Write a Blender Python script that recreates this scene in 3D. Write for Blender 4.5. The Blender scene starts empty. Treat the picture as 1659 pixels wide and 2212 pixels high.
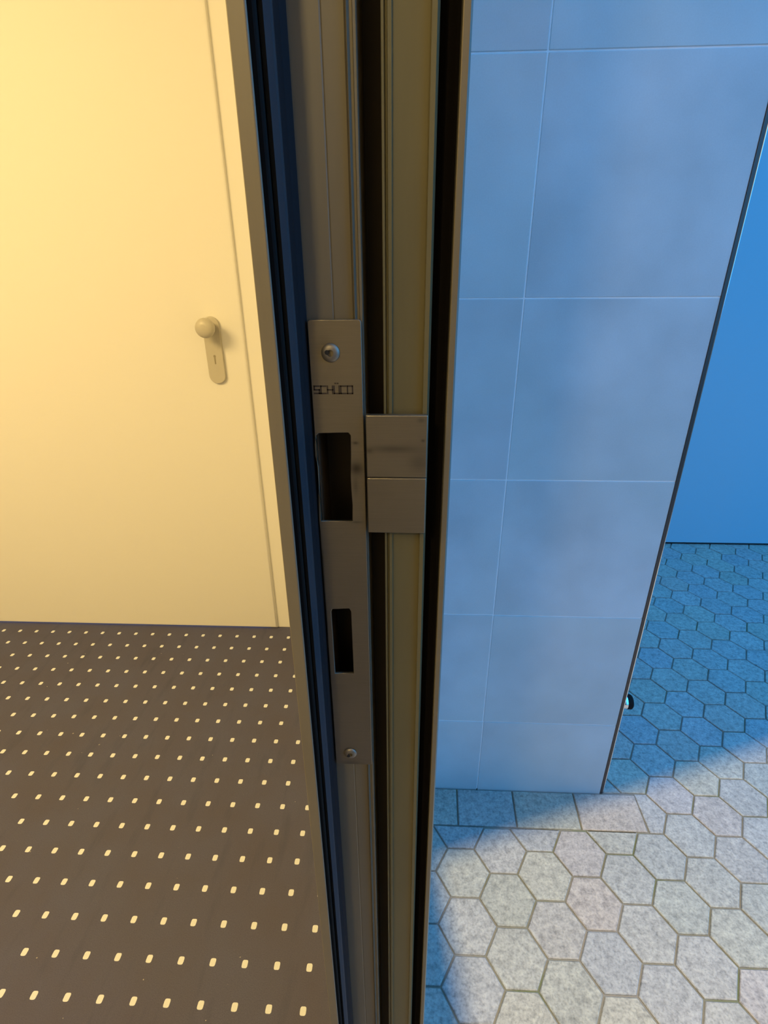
import bpy, bmesh, math, random
from mathutils import Vector, Matrix

random.seed(7)
S = bpy.context.scene
COL = S.collection

# ------------------------------------------------------------------ camera
F, PITCH, ROLL, YAW, H = 1140.0, math.radians(25.136), math.radians(-.511), math.radians(2.8), 1.2
W_, H_ = 1659, 2212
Rz = Matrix.Rotation(YAW, 3, 'Z')
fw = Vector((0, math.cos(PITCH), -math.sin(PITCH)))
up0 = Vector((0, math.sin(PITCH), math.cos(PITCH)))
r0 = Vector((1, 0, 0))
rt = Rz @ (r0 * math.cos(ROLL) + up0 * math.sin(ROLL))
up = Rz @ (up0 * math.cos(ROLL) - r0 * math.sin(ROLL))
fw = Rz @ fw
cam = bpy.data.cameras.new('camera')
cam.sensor_fit = 'HORIZONTAL'
cam.sensor_width = 36.0
cam.lens = F / W_ * 36.0
cam.clip_start = 0.01
camo = bpy.data.objects.new('camera', cam)
COL.objects.link(camo)
m = Matrix((rt, up, -fw)).transposed().to_4x4()
m.translation = Vector((0, 0, H))
camo.matrix_world = m
S.camera = camo

# ------------------------------------------------------------------ exposure, sky, lamps
S.view_settings.view_transform = 'Standard'
S.view_settings.look = 'None'
S.view_settings.exposure = 0.0
S.view_settings.gamma = 1.0
S.view_settings.use_curve_mapping = False
world = bpy.data.worlds.new('dusk_sky')
world.use_nodes = True
S.world = world
bg = world.node_tree.nodes['Background']
bg.inputs[0].default_value = (0.06, 0.41, 1.0, 1)
bg.inputs[1].default_value = 2.75

def area(name, loc, target, size, power, col, sy=None):
    l = bpy.data.lights.new(name, 'AREA')
    l.energy = power; l.color = col; l.size = size
    if sy: l.shape = 'RECTANGLE'; l.size_y = sy
    o = bpy.data.objects.new(name, l)
    COL.objects.link(o)
    o.location = loc
    o.rotation_euler = (Vector(target) - Vector(loc)).to_track_quat('-Z', 'Y').to_euler()
    return o
WARM = (1.0, 0.69, 0.26)
area('corridor_lamp', (-1.7, -.35, 2.42), (-1.5, .5, 0), 1.1, 98, WARM, 1.1)
area('entrance_lamp', (-.64, -1.5, 2.3), (0, .4, .6), .16, 10, (1.0, .74, .32), .16)
# added spot for the warm paving patch; added plates (built below) cut its beam
LAMP = Vector((.22, -.30, 2.15))
pl_ = bpy.data.lights.new('added_paving_spot', 'SPOT')
pl_.energy = 330; pl_.color = (1.0, .78, .40); pl_.shadow_soft_size = .0025
pl_.spot_size = math.radians(124); pl_.spot_blend = .6
po = bpy.data.objects.new('added_paving_spot', pl_)
COL.objects.link(po); po.location = LAMP

# ------------------------------------------------------------------ helpers
def ray(px, py):
    return fw + rt * ((px - W_ / 2) / F) - up * ((py - H_ / 2) / F)
def at_y(px, py, y):
    d = ray(px, py); t = y / d.y
    return Vector((d.x * t, y, H + d.z * t))
def X(x0, y):                       # x of a vertical edge seen at column x0 of the top picture row, standing at depth y
    return at_y(x0, 0, y).x
def link(o, parent=None):
    COL.objects.link(o)
    if parent: o.parent = parent
    return o
def obj(name, me, mat, parent=None, **props):
    o = bpy.data.objects.new(name, me)
    if mat is not None and not me.materials: me.materials.append(mat)
    link(o, parent)
    for k, v in props.items(): o[k] = v
    return o
def empty(name, loc=(0, 0, 0), **props):
    o = bpy.data.objects.new(name, None); o.empty_display_size = .05
    COL.objects.link(o); o.location = loc
    for k, v in props.items(): o[k] = v
    return o
def bm_mesh(bm, name, smooth=False):
    bmesh.ops.recalc_face_normals(bm, faces=bm.faces)
    me = bpy.data.meshes.new(name); bm.to_mesh(me); bm.free()
    if smooth:
        for p in me.polygons: p.use_smooth = True
    return me
def box_bm(bm, a, b, bev=0, seg=2):
    r = bmesh.ops.create_cube(bm, size=1)
    vs = r['verts']
    for v in vs:
        v.co = Vector([(a[i] + b[i]) / 2 + v.co[i] * (b[i] - a[i]) for i in range(3)])
    if bev:
        es = list({e for v in vs for e in v.link_edges})
        bmesh.ops.bevel(bm, geom=es, offset=bev, segments=seg, profile=.5, affect='EDGES')
def box(name, a, b, mat, parent=None, bev=0, seg=2, **props):
    bm = bmesh.new(); box_bm(bm, a, b, bev, seg)
    return obj(name, bm_mesh(bm, name), mat, parent, **props)
def prism(name, poly, z0, z1, mat, parent=None, bev=0, seg=1, top_only=False, **props):
    bm = bmesh.new()
    lo = [bm.verts.new((x, y, z0)) for x, y in poly]
    hi = [bm.verts.new((x, y, z1)) for x, y in poly]
    n = len(poly)
    bm.faces.new(lo[::-1]); tf = bm.faces.new(hi)
    for i in range(n): bm.faces.new((lo[i], lo[(i + 1) % n], hi[(i + 1) % n], hi[i]))
    bmesh.ops.recalc_face_normals(bm, faces=bm.faces)
    if bev:
        if top_only: es = list(tf.edges)
        else: es = [e for e in bm.edges if abs(e.verts[0].co.z - e.verts[1].co.z) > 1e-6]
        bmesh.ops.bevel(bm, geom=es, offset=bev, segments=seg, profile=.5, affect='EDGES')
    return obj(name, bm_mesh(bm, name), mat, parent, **props)
def lathe(name, prof, axis_o, axis_d, mat, parent=None, n=40, smooth=True, **props):
    """prof: list of (radius, along)"""
    d = Vector(axis_d).normalized()
    a = d.orthogonal().normalized(); b = d.cross(a)
    bm = bmesh.new(); rings = []
    for r, h in prof:
        c = Vector(axis_o) + d * h
        if r < 1e-7: rings.append([bm.verts.new(c)])
        else: rings.append([bm.verts.new(c + (a * math.cos(t) + b * math.sin(t)) * r) for t in [2 * math.pi * i / n for i in range(n)]])
    for p, q in zip(rings, rings[1:]):
        for i in range(n):
            if len(p) == 1 and len(q) == 1: continue
            if len(p) == 1: bm.faces.new((p[0], q[i], q[(i + 1) % n]))
            elif len(q) == 1: bm.faces.new((p[i], p[(i + 1) % n], q[0]))
            else: bm.faces.new((p[i], p[(i + 1) % n], q[(i + 1) % n], q[i]))
    me = bm_mesh(bm, name)
    if smooth:
        for p in me.polygons: p.use_smooth = True
        me.set_sharp_from_angle(angle=math.radians(35))
    return obj(name, me, mat, parent, **props)
def plate(name, loops, y_front, thick, bev, mat, parent=None, **props):
    """flat plate in the x-z plane with holes; loops in (x, z), front face at y_front"""
    cu = bpy.data.curves.new(name, 'CURVE'); cu.dimensions = '2D'; cu.fill_mode = 'BOTH'
    for lp in loops:
        sp = cu.splines.new('POLY'); sp.points.add(len(lp) - 1); sp.use_cyclic_u = True
        for p, (x, z) in zip(sp.points, lp): p.co = (x, z, 0, 1)
    cu.extrude = thick / 2 - bev; cu.bevel_depth = bev; cu.bevel_resolution = 2; cu.offset = -bev
    tmp = bpy.data.objects.new(name, cu); COL.objects.link(tmp)
    dg = bpy.context.evaluated_depsgraph_get()
    me = bpy.data.meshes.new_from_object(tmp.evaluated_get(dg))
    bpy.data.objects.remove(tmp)
    me.transform(Matrix.Translation((0, y_front + thick / 2, 0)) @ Matrix.Rotation(math.pi / 2, 4, 'X'))
    me.materials.clear()
    return obj(name, me, mat, parent, **props)
def rrect(x0, x1, z0, z1, r, n=5, rev=False):
    pts = []
    for cx, cz, a0 in ((x1 - r, z1 - r, 0), (x0 + r, z1 - r, 90), (x0 + r, z0 + r, 180), (x1 - r, z0 + r, 270)):
        for k in range(n + 1):
            a = math.radians(a0 + 90 * k / n)
            pts.append((cx + r * math.cos(a), cz + r * math.sin(a)))
    return pts[::-1] if rev else pts

# ------------------------------------------------------------------ materials
class M:
    def __init__(s, name, base=(.5, .5, .5), rough=.5, metal=0.0, spec=.5, coat=0):
        s.m = bpy.data.materials.new(name); s.m.use_nodes = True
        s.t = s.m.node_tree; s.b = s.t.nodes['Principled BSDF']
        s.b.inputs['Base Color'].default_value = (*base, 1)
        s.b.inputs['Roughness'].default_value = rough
        s.b.inputs['Metallic'].default_value = metal
        s.b.inputs['Specular IOR Level'].default_value = spec
        s.b.inputs['Coat Weight'].default_value = coat
        s.base = base; s._c = None
        s.co = s.t.nodes.new('ShaderNodeTexCoord')
    def n(s, ty, **kw):
        nd = s.t.nodes.new(ty)
        for k, v in kw.items():
            if isinstance(k, str) and hasattr(nd, k): setattr(nd, k, v)
        return nd
    def l(s, a, b): s.t.links.new(a, b)
    def mapped(s, scale):
        mp = s.n('ShaderNodeMapping'); mp.inputs['Scale'].default_value = scale
        s.l(s.co.outputs['Object'], mp.inputs['Vector']); return mp.outputs[0]
    def noise(s, scale, detail=4, rough=.55, vec=None):
        nz = s.n('ShaderNodeTexNoise'); nz.inputs['Scale'].default_value = scale
        nz.inputs['Detail'].default_value = detail; nz.inputs['Roughness'].default_value = rough
        s.l(vec or s.co.outputs['Object'], nz.inputs['Vector']); return nz.outputs['Fac']
    def ramp(s, fac, stops, interp='LINEAR'):
        r = s.n('ShaderNodeValToRGB'); r.color_ramp.interpolation = interp
        els = r.color_ramp.elements
        while len(els) < len(stops): els.new(.5)
        for e, (p, c) in zip(els, stops):
            e.position = p; e.color = (*c, 1) if len(c) == 3 else c
        s.l(fac, r.inputs[0]); return r.outputs[0]
    def mix(s, fac, a, b, mode='MIX'):
        x = s.n('ShaderNodeMix'); x.data_type = 'RGBA'; x.blend_type = mode
        if isinstance(fac, (int, float)): x.inputs[0].default_value = fac
        else: s.l(fac, x.inputs[0])
        for sock, v in ((x.inputs[6], a), (x.inputs[7], b)):
            if isinstance(v, tuple): sock.default_value = (*v, 1)
            else: s.l(v, sock)
        return x.outputs[2]
    def math(s, op, a, b=None, c=None):
        x = s.n('ShaderNodeMath'); x.operation = op
        for i, v in enumerate((a, b, c)):
            if v is None: continue
            if isinstance(v, (int, float)): x.inputs[i].default_value = v
            else: s.l(v, x.inputs[i])
        return x.outputs[0]
    def color(s, sock): s.l(sock, s.b.inputs['Base Color'])
    def bump(s, h, strength, dist=.001):
        b = s.n('ShaderNodeBump'); b.inputs['Strength'].default_value = strength
        b.inputs['Distance'].default_value = dist
        s.l(h, b.inputs['Height']); s.l(b.outputs[0], s.b.inputs['Normal'])
    def xyz(s):
        x = s.n('ShaderNodeSeparateXYZ'); s.l(s.co.outputs['Object'], x.inputs[0]); return x.outputs
    def blob(s, cx, cz, rx, rz):
        x, y, z = s.xyz()
        a = s.math('POWER', s.math('DIVIDE', s.math('SUBTRACT', x, cx), rx), 2)
        b = s.math('POWER', s.math('DIVIDE', s.math('SUBTRACT', z, cz), rz), 2)
        return s.math('EXPONENT', s.math('MULTIPLY', s.math('ADD', a, b), -1))

def frame_metal(name, base, rough=.42, metal=.45):
    k = M(name, base, rough, metal)
    nz = k.noise(1, 5, .6, k.mapped((300, 300, 40)))
    f = k.noise(9, 3)
    c = k.mix(f, tuple(v * .85 for v in base), tuple(min(1, v * 1.12) for v in base))
    k.color(k.mix(.12, c, k.ramp(nz, [(.3, (.6, .6, .6)), (.7, (1, 1, 1))]), 'MULTIPLY'))
    k.bump(nz, .06, .0002)
    return k.m
M_frame = frame_metal('bronze_anodised_aluminium', (.205, .18, .13), .45, .2)
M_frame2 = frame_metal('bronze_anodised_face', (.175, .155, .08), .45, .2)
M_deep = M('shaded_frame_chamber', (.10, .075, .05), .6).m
M_rub = M('black_rubber', (.010, .008, .007), .8, spec=.12)
M_seal = M('slate_rubber_seal', (.035, .040, .048), .5, spec=.3).m
M_shade = M('painted_shade_strip', (.013, .013, .016), .7, spec=.2).m
M_rub.bump(M_rub.noise(60, 2), .1, .0005); M_rub = M_rub.m

def steel(name, spots, line=None):
    base = (.27, .24, .185)
    k = M(name, base, .38, .75)
    nz = k.noise(1, 4, .6, k.mapped((60, 60, 2600)))
    c = k.mix(k.noise(30, 4), tuple(v * .86 for v in base), tuple(v * 1.1 for v in base))
    c = k.mix(.15, c, k.ramp(nz, [(.35, (.6, .6, .6)), (.65, (1, 1, 1))]), 'MULTIPLY')
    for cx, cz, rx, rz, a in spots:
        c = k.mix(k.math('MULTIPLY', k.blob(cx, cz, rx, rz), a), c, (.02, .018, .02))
    k.color(c); k.bump(nz, .08, .0001)
    return k.m

# white lacquer, knob plastic
k = M('white_lacquer', (.80, .79, .76), .5, spec=.2)
k.bump(k.noise(60, 3), .02, .0006); M_white = k.m
k = M('cream_wall_paint', (.78, .77, .73), .8)
k.bump(k.noise(140, 4), .12, .0006); M_paint = k.m
M_knob = M('beige_plastic', (.50, .47, .40), .38, spec=.5).m
M_dark = M('dark_slot', (.015, .014, .013), .7).m
M_engrave = M('dark_etched_lettering', (.05, .035, .025), .6).m

# carpet: dark needle felt with a printed grid of cream dots
DX, DY = .05149 * 1.2, .05356 * 1.2
k = M('dotted_dark_carpet', (.1, .1, .1), .95, spec=.1)
x, y, z = k.xyz()
def cell(v, d, w):
    f = k.math('FRACT', k.math('ADD', k.math('DIVIDE', v, d), .5))
    return k.math('ABSOLUTE', k.math('SUBTRACT', f, .5))
wob = k.math('MULTIPLY', k.math('SUBTRACT', k.noise(420, 2), .5), .05)
p4 = k.math('ADD', k.math('POWER', k.math('DIVIDE', cell(x, DX, 0), .088), 4), k.math('POWER', k.math('DIVIDE', cell(y, DY, 0), .102), 4))
dot = k.math('LESS_THAN', k.math('ADD', p4, k.math('MULTIPLY', wob, 6)), 1)
fib = k.noise(560, 4, .75)
big = k.noise(5, 4, .6)
streak = k.noise(1, 4, .6, k.mapped((26, 5, 1)))
c = k.mix(fib, (.048, .050, .088), (.165, .168, .27))
c = k.mix(k.math('MULTIPLY', k.ramp(big, [(.35, (0, 0, 0)), (.7, (1, 1, 1))]), .45), c, (.10, .085, .10))
c = k.mix(k.math('MULTIPLY', k.ramp(streak, [(.55, (0, 0, 0)), (.75, (1, 1, 1))]), .35), c, (.055, .062, .105))
lint = k.ramp(k.noise(95, 2, .4), [(.785, (0, 0, 0)), (.80, (1, 1, 1))])
c = k.mix(k.math('MULTIPLY', lint, .8), c, (.6, .56, .5))
c = k.mix(dot, c, k.mix(fib, (.66, .70, .76), (.86, .90, .95)))
k.color(c); k.bump(fib, .6, .002); M_carpet = k.m

# tiles and grout
def tile_mat():
    k = M('cloudy_beige_wall_tile', (.4, .4, .4), .33, spec=.45)
    rnd = k.n('ShaderNodeObjectInfo').outputs['Random']
    mp = k.n('ShaderNodeVectorMath'); mp.operation = 'ADD'
    k.l(k.co.outputs['Object'], mp.inputs[0])
    cb = k.n('ShaderNodeCombineXYZ'); k.l(k.math('MULTIPLY', rnd, 37), cb.inputs[0]); k.l(k.math('MULTIPLY', rnd, 11), cb.inputs[2])
    k.l(cb.outputs[0], mp.inputs[1])
    a = k.noise(7, 3, .5, mp.outputs[0]); b = k.noise(2.6, 2, .5, mp.outputs[0]); g = k.noise(500, 2, .5)
    c = k.mix(k.ramp(a, [(.3, (0, 0, 0)), (.7, (1, 1, 1))]), (.41, .43, .445), (.52, .545, .565))
    c = k.mix(k.math('MULTIPLY', k.ramp(b, [(.4, (0, 0, 0)), (.65, (1, 1, 1))]), .45), c, (.47, .53, .52))
    c = k.mix(.10, c, k.ramp(g, [(.3, (.5, .5, .5)), (.7, (1, 1, 1))]), 'MULTIPLY')
    c = k.mix(k.math('MULTIPLY', rnd, .2), c, (.38, .36, .34))
    k.color(c); k.bump(a, .05, .003)
    return k.m
M_tile = tile_mat()
k = M('pale_grout', (.80, .78, .78), .85); k.bump(k.noise(400, 3), .3, .001); M_grout = k.m

# pavers
def paver_mat():
    k = M('weathered_concrete_paver', (.4, .4, .38), .88, spec=.25)
    rnd = k.n('ShaderNodeObjectInfo').outputs['Random']
    geo = k.n('ShaderNodeNewGeometry').outputs['Position']
    base = k.ramp(rnd, [(0, (.44, .43, .36)), (.22, (.48, .46, .43)), (.42, (.42, .42, .42)), (.60, (.50, .47, .39)),
                        (.76, (.41, .43, .41)), (.88, (.50, .44, .39)), (1, (.46, .44, .44))])
    a = k.noise(75, 5, .62, geo); g = k.noise(210, 3, .6, geo); p = k.noise(14, 3, .5, geo)
    c = k.mix(.75, base, k.ramp(a, [(.30, (.52, .52, .53)), (.50, (.92, .92, .92)), (.70, (1.22, 1.21, 1.16))]), 'MULTIPLY')
    c = k.mix(.45, c, k.ramp(g, [(.32, (.42, .42, .42)), (.5, (.95, .95, .95)), (.72, (1.3, 1.28, 1.22))]), 'MULTIPLY')
    c = k.mix(.35, c, k.ramp(p, [(.3, (.75, .75, .74)), (.7, (1.15, 1.15, 1.15))]), 'MULTIPLY')
    k.color(k.mix(1, c, (.70, .70, .70), 'MULTIPLY')); k.bump(k.math('ADD', a, k.math('MULTIPLY', g, .5)), .5, .0025)
    return k.m
M_paver = paver_mat()
k = M('joint_sand_with_moss', (.1, .09, .06), .95)
k.color(k.ramp(k.noise(6, 3), [(.35, (.20, .185, .165)), (.55, (.17, .16, .125)), (.66, (.11, .13, .065)), (.75, (.20, .145, .09))]))
k.bump(k.noise(500, 3), .6, .002); M_sand = k.m
k = M('smooth_grey_render', (.27, .37, .42), .6, spec=.35)
k.bump(k.noise(250, 3), .05, .0005); M_render = k.m
M_blocker = M('taupe_blocker', (.13, .11, .09), .85).m
M_trim = M('dark_metal_edge_trim', (.085, .065, .055), .35, .6).m
M_bright = M('polished_steel', (.85, .87, .9), .12, 1.0).m

# ------------------------------------------------------------------ setting: corridor shell
CX = -.0285 * 0 - .055
FX0, FX1 = -.054, .0135                      # facade thickness
XW = -2.6; YB = -2.6; YD = 1.552; ZC = 2.5
fl = bpy.data.objects.new('floor', None)
org = Rz @ Vector((-.28707 * 1.2, 1.26056 * 1.2, 0))
ang = YAW - math.atan2(.002836, .05149) * .5 - math.atan2(.00269, .05356) * .5
bm = bmesh.new()
ca, sa = math.cos(-ang), math.sin(-ang)
corn = [(XW, YB), (FX0 + .004, YB), (FX0 + .004, 1.62), (XW, 1.62)]
poly = []
for cx, cy in corn:
    dx, dy = cx - org.x, cy - org.y
    poly.append((dx * ca - dy * sa, dx * sa + dy * ca))
lo = [bm.verts.new((px_, py_, -.05)) for px_, py_ in poly]; hi = [bm.verts.new((px_, py_, 0)) for px_, py_ in poly]
bm.faces.new(lo); bm.faces.new(hi)
for i in range(4): bm.faces.new((lo[i], lo[(i + 1) % 4], hi[(i + 1) % 4], hi[i]))
carpet = obj('floor', bm_mesh(bm, 'floor'), M_carpet, kind='structure')
carpet.location = org; carpet.rotation_euler = (0, 0, ang)

box('ceiling', (XW, YB, ZC), (FX1, 1.7, ZC + .1), M_paint, kind='structure')
box('wall_left', (XW - .1, YB, 0), (XW, 1.7, ZC), M_paint, kind='structure')
box('wall_rear', (XW - .1, YB - .1, 0), (FX1, YB, ZC), M_paint, kind='structure')
# wall around the white door
LX0, LX1 = -1.80, -.467
bm = bmesh.new()
box_bm(bm, (XW, YD + .012, 0), (LX0 - .05, 1.70, ZC))
box_bm(bm, (-.415, YD + .012, 0), (FX0, 1.70, ZC))
box_bm(bm, (LX0 - .05, YD + .012, 2.16), (-.415, 1.70, ZC))
obj('wall_far', bm_mesh(bm, 'wall_far'), M_paint, kind='structure')
# facade in line with the frame: beyond the jamb, behind the viewer, and over the opening
bm = bmesh.new()
box_bm(bm, (FX0, .262, 0), (FX1, 1.70, ZC))
box_bm(bm, (FX0, YB, 0), (FX1, -.56, ZC))
box_bm(bm, (FX0, -.56, 2.2), (FX1, .262, ZC))
obj('wall_right', bm_mesh(bm, 'wall_right'), M_paint, kind='structure')

# ------------------------------------------------------------------ white door
door = empty('door_2', (-1.13, YD, 0), kind='structure')
def dloc(o): o.location = (1.13, -YD, 0); return o
YF = 1.541
bm = bmesh.new(); box_bm(bm, (LX0, YF, .004), (LX1, YD, 2.10))
es = [e for e in bm.edges if all(abs(v.co.y - YF) < 1e-5 for v in e.verts)]
bmesh.ops.bevel(bm, geom=es, offset=.008, segments=5, profile=.5, affect='EDGES')
me = bm_mesh(bm, 'door_leaf')
for p in me.polygons: p.use_smooth = True
me.set_sharp_from_angle(angle=math.radians(40))
dloc(obj('door_leaf', me, M_white, door))
bm = bmesh.new()
fr = .0
for a, b in (((LX1 - .03, YD, 0), (-.405, YD + .03, 2.16)), ((LX0 - .05, YD, 0), (LX0 + .03, YD + .03, 2.16)), ((LX0 + .03, YD, 2.08), (LX1 - .03, YD + .03, 2.16)),
             ((LX1 - .012, YD + .03, 0), (-.405, YD + .075, 2.16))):
    box_bm(bm, a, b, .0025, 2)
dloc(obj('door_casing', bm_mesh(bm, 'door_casing'), M_white, door))
# backplate, knob, cylinder slot
bx = -.556
bp = plate('backplate', [rrect(bx - .024, bx + .024, .888, 1.073, .0235, 10)], YF - .009, .009, .002, M_knob, door, label='beige oblong backplate'); dloc(bp)
for p in bp.data.polygons: p.use_smooth = True
bp.data.set_sharp_from_angle(angle=math.radians(50))
kn = lathe('knob', [(.0, 0), (.013, 0), (.013, .012), (.012, .020), (.0165, .026), (.0235, .032), (.0262, .040), (.0262, .047), (.0245, .053), (.019, .0585), (.010, .061), (0, .0618)],
           (bx, YF - .008, 1.047), (0, -1, 0), M_knob, bp, n=48)
# keyhole of the cylinder: round on a slot
kh = plate('keyhole', [[(bx + .0035 * math.cos(a) , .966 + .0035 * math.sin(a)) for a in [math.radians(-50 + 280 * i / 12) for i in range(13)]] + [(bx - .002, .944), (bx + .002, .944)]],
           YF - .0093, .0006, .00005, M('keyhole_shade', (.28, .25, .18), .6).m, bp)

# ------------------------------------------------------------------ entrance frame (jamb seen edge on)
jamb = empty('door_1', (0, .214, 0), kind='structure')
def jl(o): o.location = (0, -.214, 0); return o
ZT = 2.2
def P(*pts): return [(X(a, y), y) for a, y in pts]
yl = .184
# inner lip: flat front with a rounded outward edge
xl0, xl1 = X(486, yl), X(531, yl)
jl(prism('inner_lip', [(xl0, yl), (xl1 - .0004, yl), (xl1, yl + .0004), (xl1 - .0004, yl + .0018), (xl1 - .002, yl + .003), (xl1 - .002, .262), (xl0 - .0015, .262)], 0, ZT, M_frame, jamb, bev=.0003, seg=2))
# rubber seal in the lip
jl(prism('rubber_seal', [(xl1 - .002, .1895), (X(546, .1895), .1895), (X(553, .191), .191), (X(553, .1945), .1945), (xl1 - .002, .2)], 0, ZT, M_rub, jamb, bev=.0004))
# side web lit by the sky, then main face with a shallow line and a small ridge
xg0, xg1 = X(768, .213), X(821, .213)
web = [(X(560, .1975), .1975), (X(590, .2065), .2065)]
main = [(X(596, .2125), .2125), (X(612, .214), .214),
        (X(687, .214), .214), (X(690, .2142), .2142), (X(693, .214), .214),
        (X(741, .214), .214), (X(745.5, .2124), .2124), (X(747, .2123), .2123), (X(753, .2141), .2141), (X(759, .2141), .2141), (X(760.5, .2135), .2135), (X(766.5, .2135), .2135), (xg0, .2141), (xg0, .250)]
jl(prism('centre_seal', [(X(556, .1935), .1935), (X(566, .1925), .1925), (X(582, .199), .199), (X(586.5, .2000), .2000), (X(588, .2025), .2025), (X(589, .2062), .2062), (X(560, .1974), .1974)], 0, ZT, M_seal, jamb))
jl(prism('shade_strip', [(X(588, .2026), .2026), (X(592, .2045), .2045), (X(601, .2090), .2090), (X(617, .2119), .2119), (X(617, .214), .2139), (X(596, .2124), .2124), (X(589, .2063), .2063)], 0, ZT, M_shade, jamb))  # dark strip painting the shade along the jamb face, not a rubber part
tail = [(xl1 - .0018, .262), (xl1 - .0018, .1985)]
full = web + main + [(xg0, .262)] + tail
pk0, pk1 = X(612, .214) + .0012, X(752, .2125)
pocket = web + main[:2] + [(pk0, .214), (pk0, .240), (pk1, .240), (pk1, .2122), (X(752, .2136), .2136), (xg0 - .0003, .2136), (xg0, .2141), (xg0, .262)] + tail
ZA, ZB = .950, 1.168
jl(prism('lock_side_profile', full, 0, ZA, M_frame, jamb))
jl(prism('lock_side_profile', pocket, ZA, ZB, M_frame, jamb))
jl(prism('lock_side_profile', full, ZB, ZT, M_frame, jamb))
# dark lining added to deepen the shade inside the lock pocket
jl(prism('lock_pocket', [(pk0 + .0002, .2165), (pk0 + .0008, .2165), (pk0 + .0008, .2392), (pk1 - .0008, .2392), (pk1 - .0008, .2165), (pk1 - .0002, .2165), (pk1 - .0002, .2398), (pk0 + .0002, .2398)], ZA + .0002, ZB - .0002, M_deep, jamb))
# groove back
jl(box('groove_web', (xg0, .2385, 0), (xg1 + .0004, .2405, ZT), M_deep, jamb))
# outer profile
outer = [(xg1, .262), (xg1, .2136), (X(822.5, .2128), .2128), (X(828, .2128), .2128), (X(829.5, .2142), .2142), (X(835, .2142), .2142), (X(836.5, .2126), .2126), (X(845.5, .2126), .2126), (X(848, .214), .214),
         (X(931, .214), .214), (X(934, .2124), .2124), (X(946, .2124), .2124), (X(951.5, .2150), .2150), (X(952, .217), .217), (X(952, .217), .262)]
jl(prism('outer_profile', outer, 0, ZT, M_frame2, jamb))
# black outer gasket between profile and cover strip
jl(prism('outer_gasket', [(X(952, .217), .225), (X(972, .2225), .2225), (X(990, .2235), .2235), (X(1004, .2215), .2215), (X(1004, .2215), .262), (X(952, .217), .262)], 0, ZT, M_rub, jamb))
sx0, sx1 = X(1002, .214), X(1022.5, .214)
jl(prism('cover_strip', [(sx0, .262), (sx0, .2142), (sx0 + .0003, .214), (X(1018.5, .214), .214), (X(1023, .2168), .2168), (X(1023, .2168), .262)], 0, ZT, M_frame, jamb))
# opposite jamb and head of the opening
for nm, a, b in (('hinge_jamb', (-.054, -.60, 0), (.016, -.555, ZT)), ('frame_head', (-.0535, -.555, 2.155), (.016, .18, ZT))):
    jl(box(nm, a, b, M_frame, jamb, bev=.002))
jl(box('threshold', (-.052, -.555, -.01), (.0160, .183, .004), M_frame, jamb, bev=.001))

# ------------------------------------------------------------------ strike plate
yp = .2104; tk = .0016
sp = empty('strike_plate', (-.03, yp, .935), label='long steel lock strike plate with two dark openings, screwed to the brown door frame', category='strike plate')
def sl(o): o.location = (.03, -yp, -.935); return o
def q(px, py, y=yp): v = at_y(px, py, y); return (v.x, v.z)
px0 = X(616, .2108) + .0002; px1 = q(780, 690)[0]
zt = q(780, 690)[1]; zb = q(800, 1652)[1]
hole1 = [(q(683, 937)[0], q(683, 935)[1]), (q(757, 937)[0] - .001, q(757, 935)[1])]
h1 = [q(689, 936), q(752, 935), q(757, 941), q(757.5, 980), q(757, 1030), q(758.5, 1060), q(761, 1090), q(761.5, 1126), q(691.5, 1126), q(690, 1080), q(690, 1040), q(688.5, 1010), q(683, 985), q(681.5, 960), q(683, 941)]
h2 = [q(718, 1316), q(754, 1315), q(758, 1321), q(761, 1390), q(764, 1455), q(724, 1455), q(720, 1390), q(715.5, 1322)]
outl = rrect(px0, px1, zb, zt, .0012, 3)
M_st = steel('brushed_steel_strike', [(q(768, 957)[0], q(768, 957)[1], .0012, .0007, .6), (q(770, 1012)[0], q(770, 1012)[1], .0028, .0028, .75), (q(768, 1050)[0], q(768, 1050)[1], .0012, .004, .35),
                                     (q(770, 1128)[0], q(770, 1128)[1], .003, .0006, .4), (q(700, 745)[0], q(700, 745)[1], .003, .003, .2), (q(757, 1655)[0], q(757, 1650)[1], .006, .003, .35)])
# stains were placed in world numbers: keep the plate's own axes equal to the world's
face = plate('plate_face', [outl, h1[::-1], h2[::-1]], yp, tk, .0003, M_st, sp); sl(face)
def screw(px, py, hx, hz):
    x, z = q(px, py, yp)
    s = sl(lathe('screw', [(0, .0001), (.0003, .0002), (.0034, .0003), (.0036, .0006), (.0033, .0011), (.0022, .0016), (.0013, .0017), (.0013, .0003), (0, .0003)], (x, yp + .0002, z), (0, -1, 0), M_screw, sp, n=32))
    lathe('screw_recess', [(0, 0), (.0009, 0), (.0009, .00015), (0, .00015)], (x + hx, yp - .00135, z + hz), (0, -1, 0), M_dark, s, n=20)
M_screw = M('worn_screw_head', (.30, .265, .21), .45, .7).m
screw(714, 762, -.0012, .0003)
screw(757, 1626, -.0010, -.0010)
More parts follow.
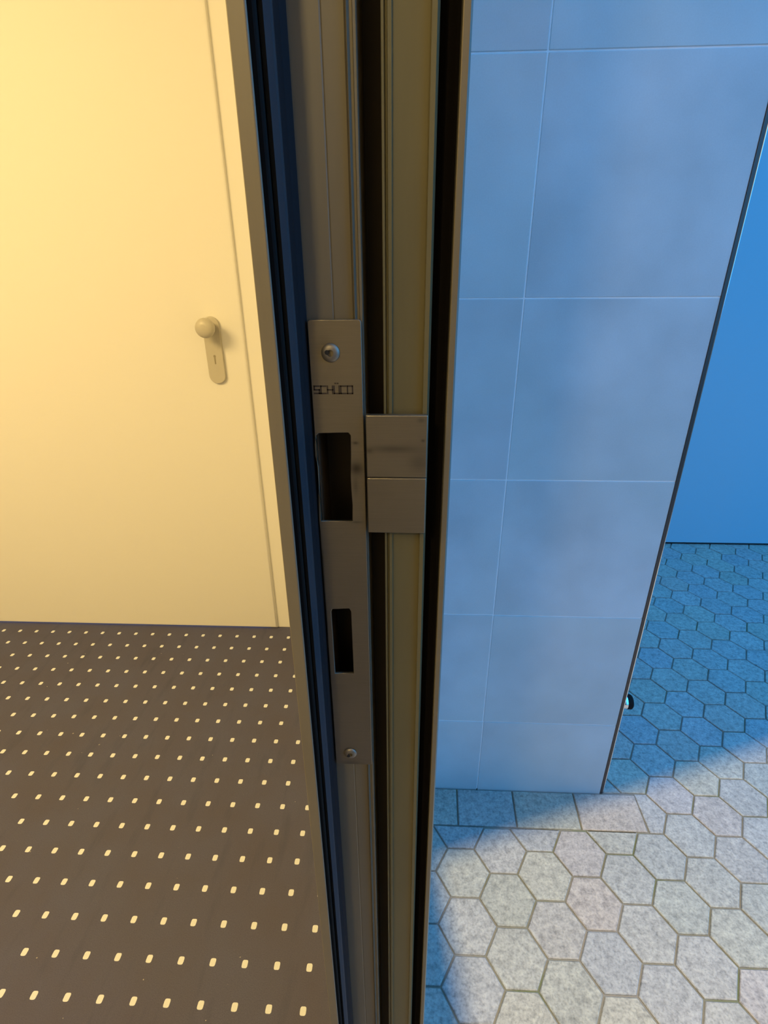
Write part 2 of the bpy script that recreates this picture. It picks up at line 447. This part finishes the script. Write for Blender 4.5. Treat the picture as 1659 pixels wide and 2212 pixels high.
# etched lettering SCHÜCO, squared strokes
def word(x0, x1, zc_, h, parent):
    st = .00056; n = 6; pitch = (x1 - x0) / n; w = pitch * .76
    G = {'S': [(0, 1, 1, 1), (0, .5, 0, 1), (0, .5, 1, .5), (1, 0, 1, .5), (0, 0, 1, 0)],
         'C': [(0, 1, 1, 1), (0, 0, 0, 1), (0, 0, 1, 0)],
         'H': [(0, 0, 0, 1), (1, 0, 1, 1), (0, .5, 1, .5)],
         'Ü': [(0, 0, 0, 1), (1, 0, 1, 1), (0, 0, 1, 0), (.22, 1.38, .32, 1.38), (.68, 1.38, .78, 1.38)],
         'O': [(0, 1, 1, 1), (0, 0, 0, 1), (1, 0, 1, 1), (0, 0, 1, 0)]}
    for i, ch in enumerate('SCHÜCO'):
        bm = bmesh.new(); ox = x0 + i * pitch
        for a, b, c, d in G[ch]:
            ax_, bx_ = ox + min(a, c) * w, ox + max(a, c) * w
            az_, bz_ = zc_ + (min(b, d) - .5) * h, zc_ + (max(b, d) - .5) * h
            box_bm(bm, (ax_ - st / 2, yp - .00004, az_ - st / 2), (bx_ + st / 2, yp + .0001, bz_ + st / 2))
        yield bm
tx0, tz = q(679, 842); tx1 = q(765, 842)[0]
for bm in word(tx0, tx1, tz, .0029, sp):
    sl(obj('letter', bm_mesh(bm, 'letter'), M_engrave, sp))
# lip plate over the groove
ly = .2088
lx0, lz1 = q(789, 897, ly); lx1 = q(925, 897, ly)[0]; lz0 = q(800, 1151, ly)[1]
ll = q(803, 1032, ly); lr = q(921, 1032, ly)
sm = [(q(850, 972, ly)[0], q(850, 970, ly)[1], .0105, .0016, .42), (q(797, 976, ly)[0], q(797, 974, ly)[1], .0016, .0012, .4), (q(905, 1000, ly)[0], q(905, 1000, ly)[1], .004, .004, .3),
      (q(914, 952, ly)[0], q(914, 952, ly)[1], .0008, .0006, .5), (q(910, 910, ly)[0], q(910, 908, ly)[1], .0015, .001, .35)]
M_lip = steel('brushed_steel_lip', sm)
# two leaves meeting at a fine dark score line
for a, b, nm in ((ll[1] + .00013, lz1, 'lip'), (lz0, ll[1] - .00013, 'lip')):
    sl(plate(nm, [rrect(lx0, lx1, a, b, .0004 if nm else 0, 2)], ly, .0030, .0005, M_lip, sp))
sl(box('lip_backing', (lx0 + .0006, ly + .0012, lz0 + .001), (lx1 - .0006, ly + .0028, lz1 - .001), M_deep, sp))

# ------------------------------------------------------------------ outside: tiled wall
YW = .9183; TG = .0022; TH = .0035
tw = empty('wall_outer', (.25, YW, 0), kind='structure')
def wl(o): o.location = (-.25, -YW, 0); return o
XC = .4885
wl(box('grout_bed', (.0130, YW + .0012, 0), (XC, YW + .10, 2.9), M_grout, tw))
zj = [-.01, .2295, .5325, .8367, 1.1490, 1.4590, 1.765, 2.07, 2.38, 2.68]
for i in range(len(zj) - 1):
    xj = .1826 + (.001 if i == 0 else 0)
    for a, b in ((.0165, xj), (xj, XC)):
        y0 = YW + random.uniform(-.0003, .0003)
        bm = bmesh.new()
        box_bm(bm, (a + TG / 2, y0, zj[i] + TG / 2), (b - TG / 2 if b < .4 else b, y0 + .008, zj[i + 1] - TG / 2), .0009, 2)
        me = bm_mesh(bm, 'tile')
        wl(obj('tile', me, M_tile, tw))
# corner profile: dark face, bright rounded nose
wl(box('edge_trim', (XC, YW - .0012, 0), (XC + .0062, YW + .10, 2.9), M_trim, tw, bev=.0004))
wl(prism('trim_nose', [(XC + .0062, YW + .0002), (XC + .0078, YW - .0002), (XC + .0090, YW + .001), (XC + .0092, YW + .10), (XC + .0062, YW + .10)], 0, 2.9, M_bright, tw, bev=.0004, seg=2))

# unseen slab added to keep sky light off the jamb (behind the viewer's right shoulder)
box('sky_blocker', (.0165, -.56, 0), (.78, -.46, 2.1), M_blocker, kind='structure')
# far wall
YE = 2.235
bm = bmesh.new(); box_bm(bm, (.0125, YE, .012), (4.6, YE + .2, 3.2))
obj('wall_back', bm_mesh(bm, 'wall_back'), M_render, kind='structure')
box('base_shadow_gap', (.0165, YE + .012, -.01), (4.6, YE + .2, .0119), M_dark, kind='structure')  # near-black strip painting the shadow gap under the far wall

# ------------------------------------------------------------------ outside: paving
gr = empty('floor_outside', (0, 0, 0), kind='structure')
box('joint_sand', (-.03, YB, -.06), (4.6, YE + .02, -.0045), M_sand, gr)
box('yard', (4.6, -14, -.06), (24, 14, -.002), M_sand, gr); box('yard', (.0165, -14, -.06), (4.6, YB, -.002), M_sand, gr)
sh = .0492374 * 1.2; th = math.radians(-2.655) + YAW
HO = Rz @ Vector((.11070315 * 1.2, .54858469 * 1.2, 0))
ca, sa = math.cos(th), math.sin(th)
def clip(poly, nx, ny, d):          # keep nx*x+ny*y <= d
    out = []
    for i in range(len(poly)):
        p, r = poly[i], poly[(i + 1) % len(poly)]
        fp, fr = nx * p[0] + ny * p[1] - d, nx * r[0] + ny * r[1] - d
        if fp <= 0: out.append(p)
        if fp * fr < 0:
            t = fp / (fp - fr); out.append((p[0] + t * (r[0] - p[0]), p[1] + t * (r[1] - p[1])))
    return out
def parea(p): return abs(sum(p[i][0] * p[(i + 1) % len(p)][1] - p[(i + 1) % len(p)][0] * p[i][1] for i in range(len(p)))) / 2
YBR, XBR, GAP = .8205, .571, .0036
pieces = []
for c in range(-3, 46):
    for kk in range(-46, 26):
        if (c + kk) % 2: continue
        u = 1.5 * sh * c; v = -math.sqrt(3) / 2 * sh * kk
        cu, cv = u + sh / 2, v + math.sqrt(3) / 2 * sh
        R_ = sh - GAP / math.sqrt(3)
        poly = []
        for i in range(6):
            a = math.radians(60 * i)
            lu, lv = cu + R_ * math.cos(a), cv + R_ * math.sin(a)
            poly.append((HO.x + lu * ca - lv * sa, HO.y + lu * sa + lv * ca))
        cx = sum(p[0] for p in poly) / 6; cy = sum(p[1] for p in poly) / 6
        if cx < -.05 or cx > 4.4 or cy > YE + .05 or cy < -.6: continue
        if any(p[1] > YBR for p in poly):
            if cx < XBR: poly = clip(poly, 0, 1, YBR - GAP / 2) if cy < YBR + .06 else []
            elif cx < XBR + .08 and cy < .955: poly = clip(poly, -1, 0, -(XBR + GAP / 2))
        # behind the wall corner the hexagons start again
        if not poly and cx > XC + .0 and cy > .93: 
            continue
        if len(poly) >= 3: poly = clip(poly, 0, 1, YE + .01)
        if len(poly) >= 3: poly = clip(poly, -1, 0, -.018)
        if len(poly) < 3 or parea(poly) < 2.5e-4: continue
        pieces.append((cx, cy, poly))
def inview(cx, cy):
    d = Vector((cx, cy, 0)) - Vector((0, 0, H)); z = d.dot(fw)
    if z < .1: return False
    return -30 < W_ / 2 + F * d.dot(rt) / z < W_ + 60 and H_ / 2 - F * d.dot(up) / z < H_ + 90
def near_key(p): return math.hypot(p[0], p[1])
# the part of the hexagon field behind the wall corner, x between corner trim and border
for c in range(0, 12):
    for kk in range(-46, 0):
        if (c + kk) % 2: continue
        u = 1.5 * sh * c; v = -math.sqrt(3) / 2 * sh * kk
        cu, cv = u + sh / 2, v + math.sqrt(3) / 2 * sh
        R_ = sh - GAP / math.sqrt(3)
        poly = []
        for i in range(6):
            a = math.radians(60 * i); lu, lv = cu + R_ * math.cos(a), cv + R_ * math.sin(a)
            poly.append((HO.x + lu * ca - lv * sa, HO.y + lu * sa + lv * ca))
        cx = sum(p[0] for p in poly) / 6; cy = sum(p[1] for p in poly) / 6
        if cx >= XBR or cx < .44 or cy < .90: continue
        poly = clip(poly, -1, 0, -(XC + .011)); 
        if len(poly) >= 3: poly = clip(poly, 0, -1, -.9215)
        if len(poly) >= 3: poly = clip(poly, 0, 1, YE + .01)
        if len(poly) < 3 or parea(poly) < 2e-4: continue
        pieces.append((cx, cy, poly))
vis = sorted([p for p in pieces if inview(p[0], p[1])], key=near_key)
rest = [p for p in pieces if not inview(p[0], p[1])] + vis[285:]
for cx, cy, poly in vis[:285]:
    dz = random.uniform(-.0012, .0004)
    loc = [(x_ - cx, y_ - cy) for x_, y_ in poly]
    o = prism('paver', loc, -.03, 0, M_paver, gr, bev=.0016, seg=1, top_only=True)
    o.location = (cx, cy, dz)
bm = bmesh.new()
for cx, cy, poly in rest:
    lo = [bm.verts.new((x_, y_, -.02)) for x_, y_ in poly]; hi = [bm.verts.new((x_, y_, -.0006)) for x_, y_ in poly]
    bm.faces.new(hi)
    for i in range(len(poly)): bm.faces.new((lo[i], lo[(i + 1) % len(poly)], hi[(i + 1) % len(poly)], hi[i]))
obj('paving_beyond', bm_mesh(bm, 'paving_beyond'), M_paver, gr, kind='stuff')
# border row along the tiled wall
bxs = [.0185, .1286, .2664, .4168, .5695]
for a, b in zip(bxs, bxs[1:]):
    o = prism('border_stone', [(a + GAP / 2, YBR + GAP / 2), (b - GAP / 2, YBR + GAP / 2), (b - GAP / 2 + .004, YW - .0025), (a + GAP / 2 + .004 * (a > .05), YW - .0025)], -.03, .0, M_paver, gr, bev=.002, top_only=True)

# ------------------------------------------------------------------ wall stop past the corner
ds = empty('door_stop', (XC + .009, .957, .266), label='small black and steel round door stop beside the lower corner of the tiled wall', category='door stop')
DO = Vector((0, 0, 0))
lathe('collar', [(0, 0), (.0150, 0), (.0150, .006), (.0165, .009), (.0165, .020), (.0155, .021), (0, .021)], (0, 0, 0), (1, 0, 0), M_bright, ds, n=40)
lathe('rubber_end', [(0, .021), (.0165, .021), (.0172, .023), (.0172, .030), (.0150, .033), (0, .034)], (0, 0, 0), (1, 0, 0), M_rub, ds, n=40)

# ------------------------------------------------------------------ unseen plates added to shape the spot's beam (over and behind the viewer)
lam = empty('beam_cutoff', tuple(LAMP), kind='structure')
fz = .16
cr = Vector((.095, .775, 0)); t_ = fz / LAMP.z
def tgt(x, y): return ((x - LAMP.x) * t_, (y - LAMP.y) * t_)
e1 = tgt(.115, .45); cc = tgt(.075, .735); e2 = tgt(1.5, 1.275)
d1 = Vector((e1[0] - cc[0], e1[1] - cc[1])).normalized(); d2 = Vector((e2[0] - cc[0], e2[1] - cc[1])).normalized()
A = Vector(cc) + d1 * .42; B = Vector(cc) + d2 * .42
p1 = [tuple(cc), (B.x, B.y), (.42, .42), (-.42, .42), (-.42, -.42), (A.x, A.y)]
prism('cutoff_plate', p1, -fz, -fz + .003, M_trim, lam)
box('cutoff_plate', (-.425, .42, -fz), (.425, .424, .02), M_trim, lam)
box('cutoff_plate', (-.424, -.42, -fz), (-.42, .42, .02), M_trim, lam)
box('cutoff_cover', (-.43, -.43, .02), (.43, .43, .03), M_trim, lam)
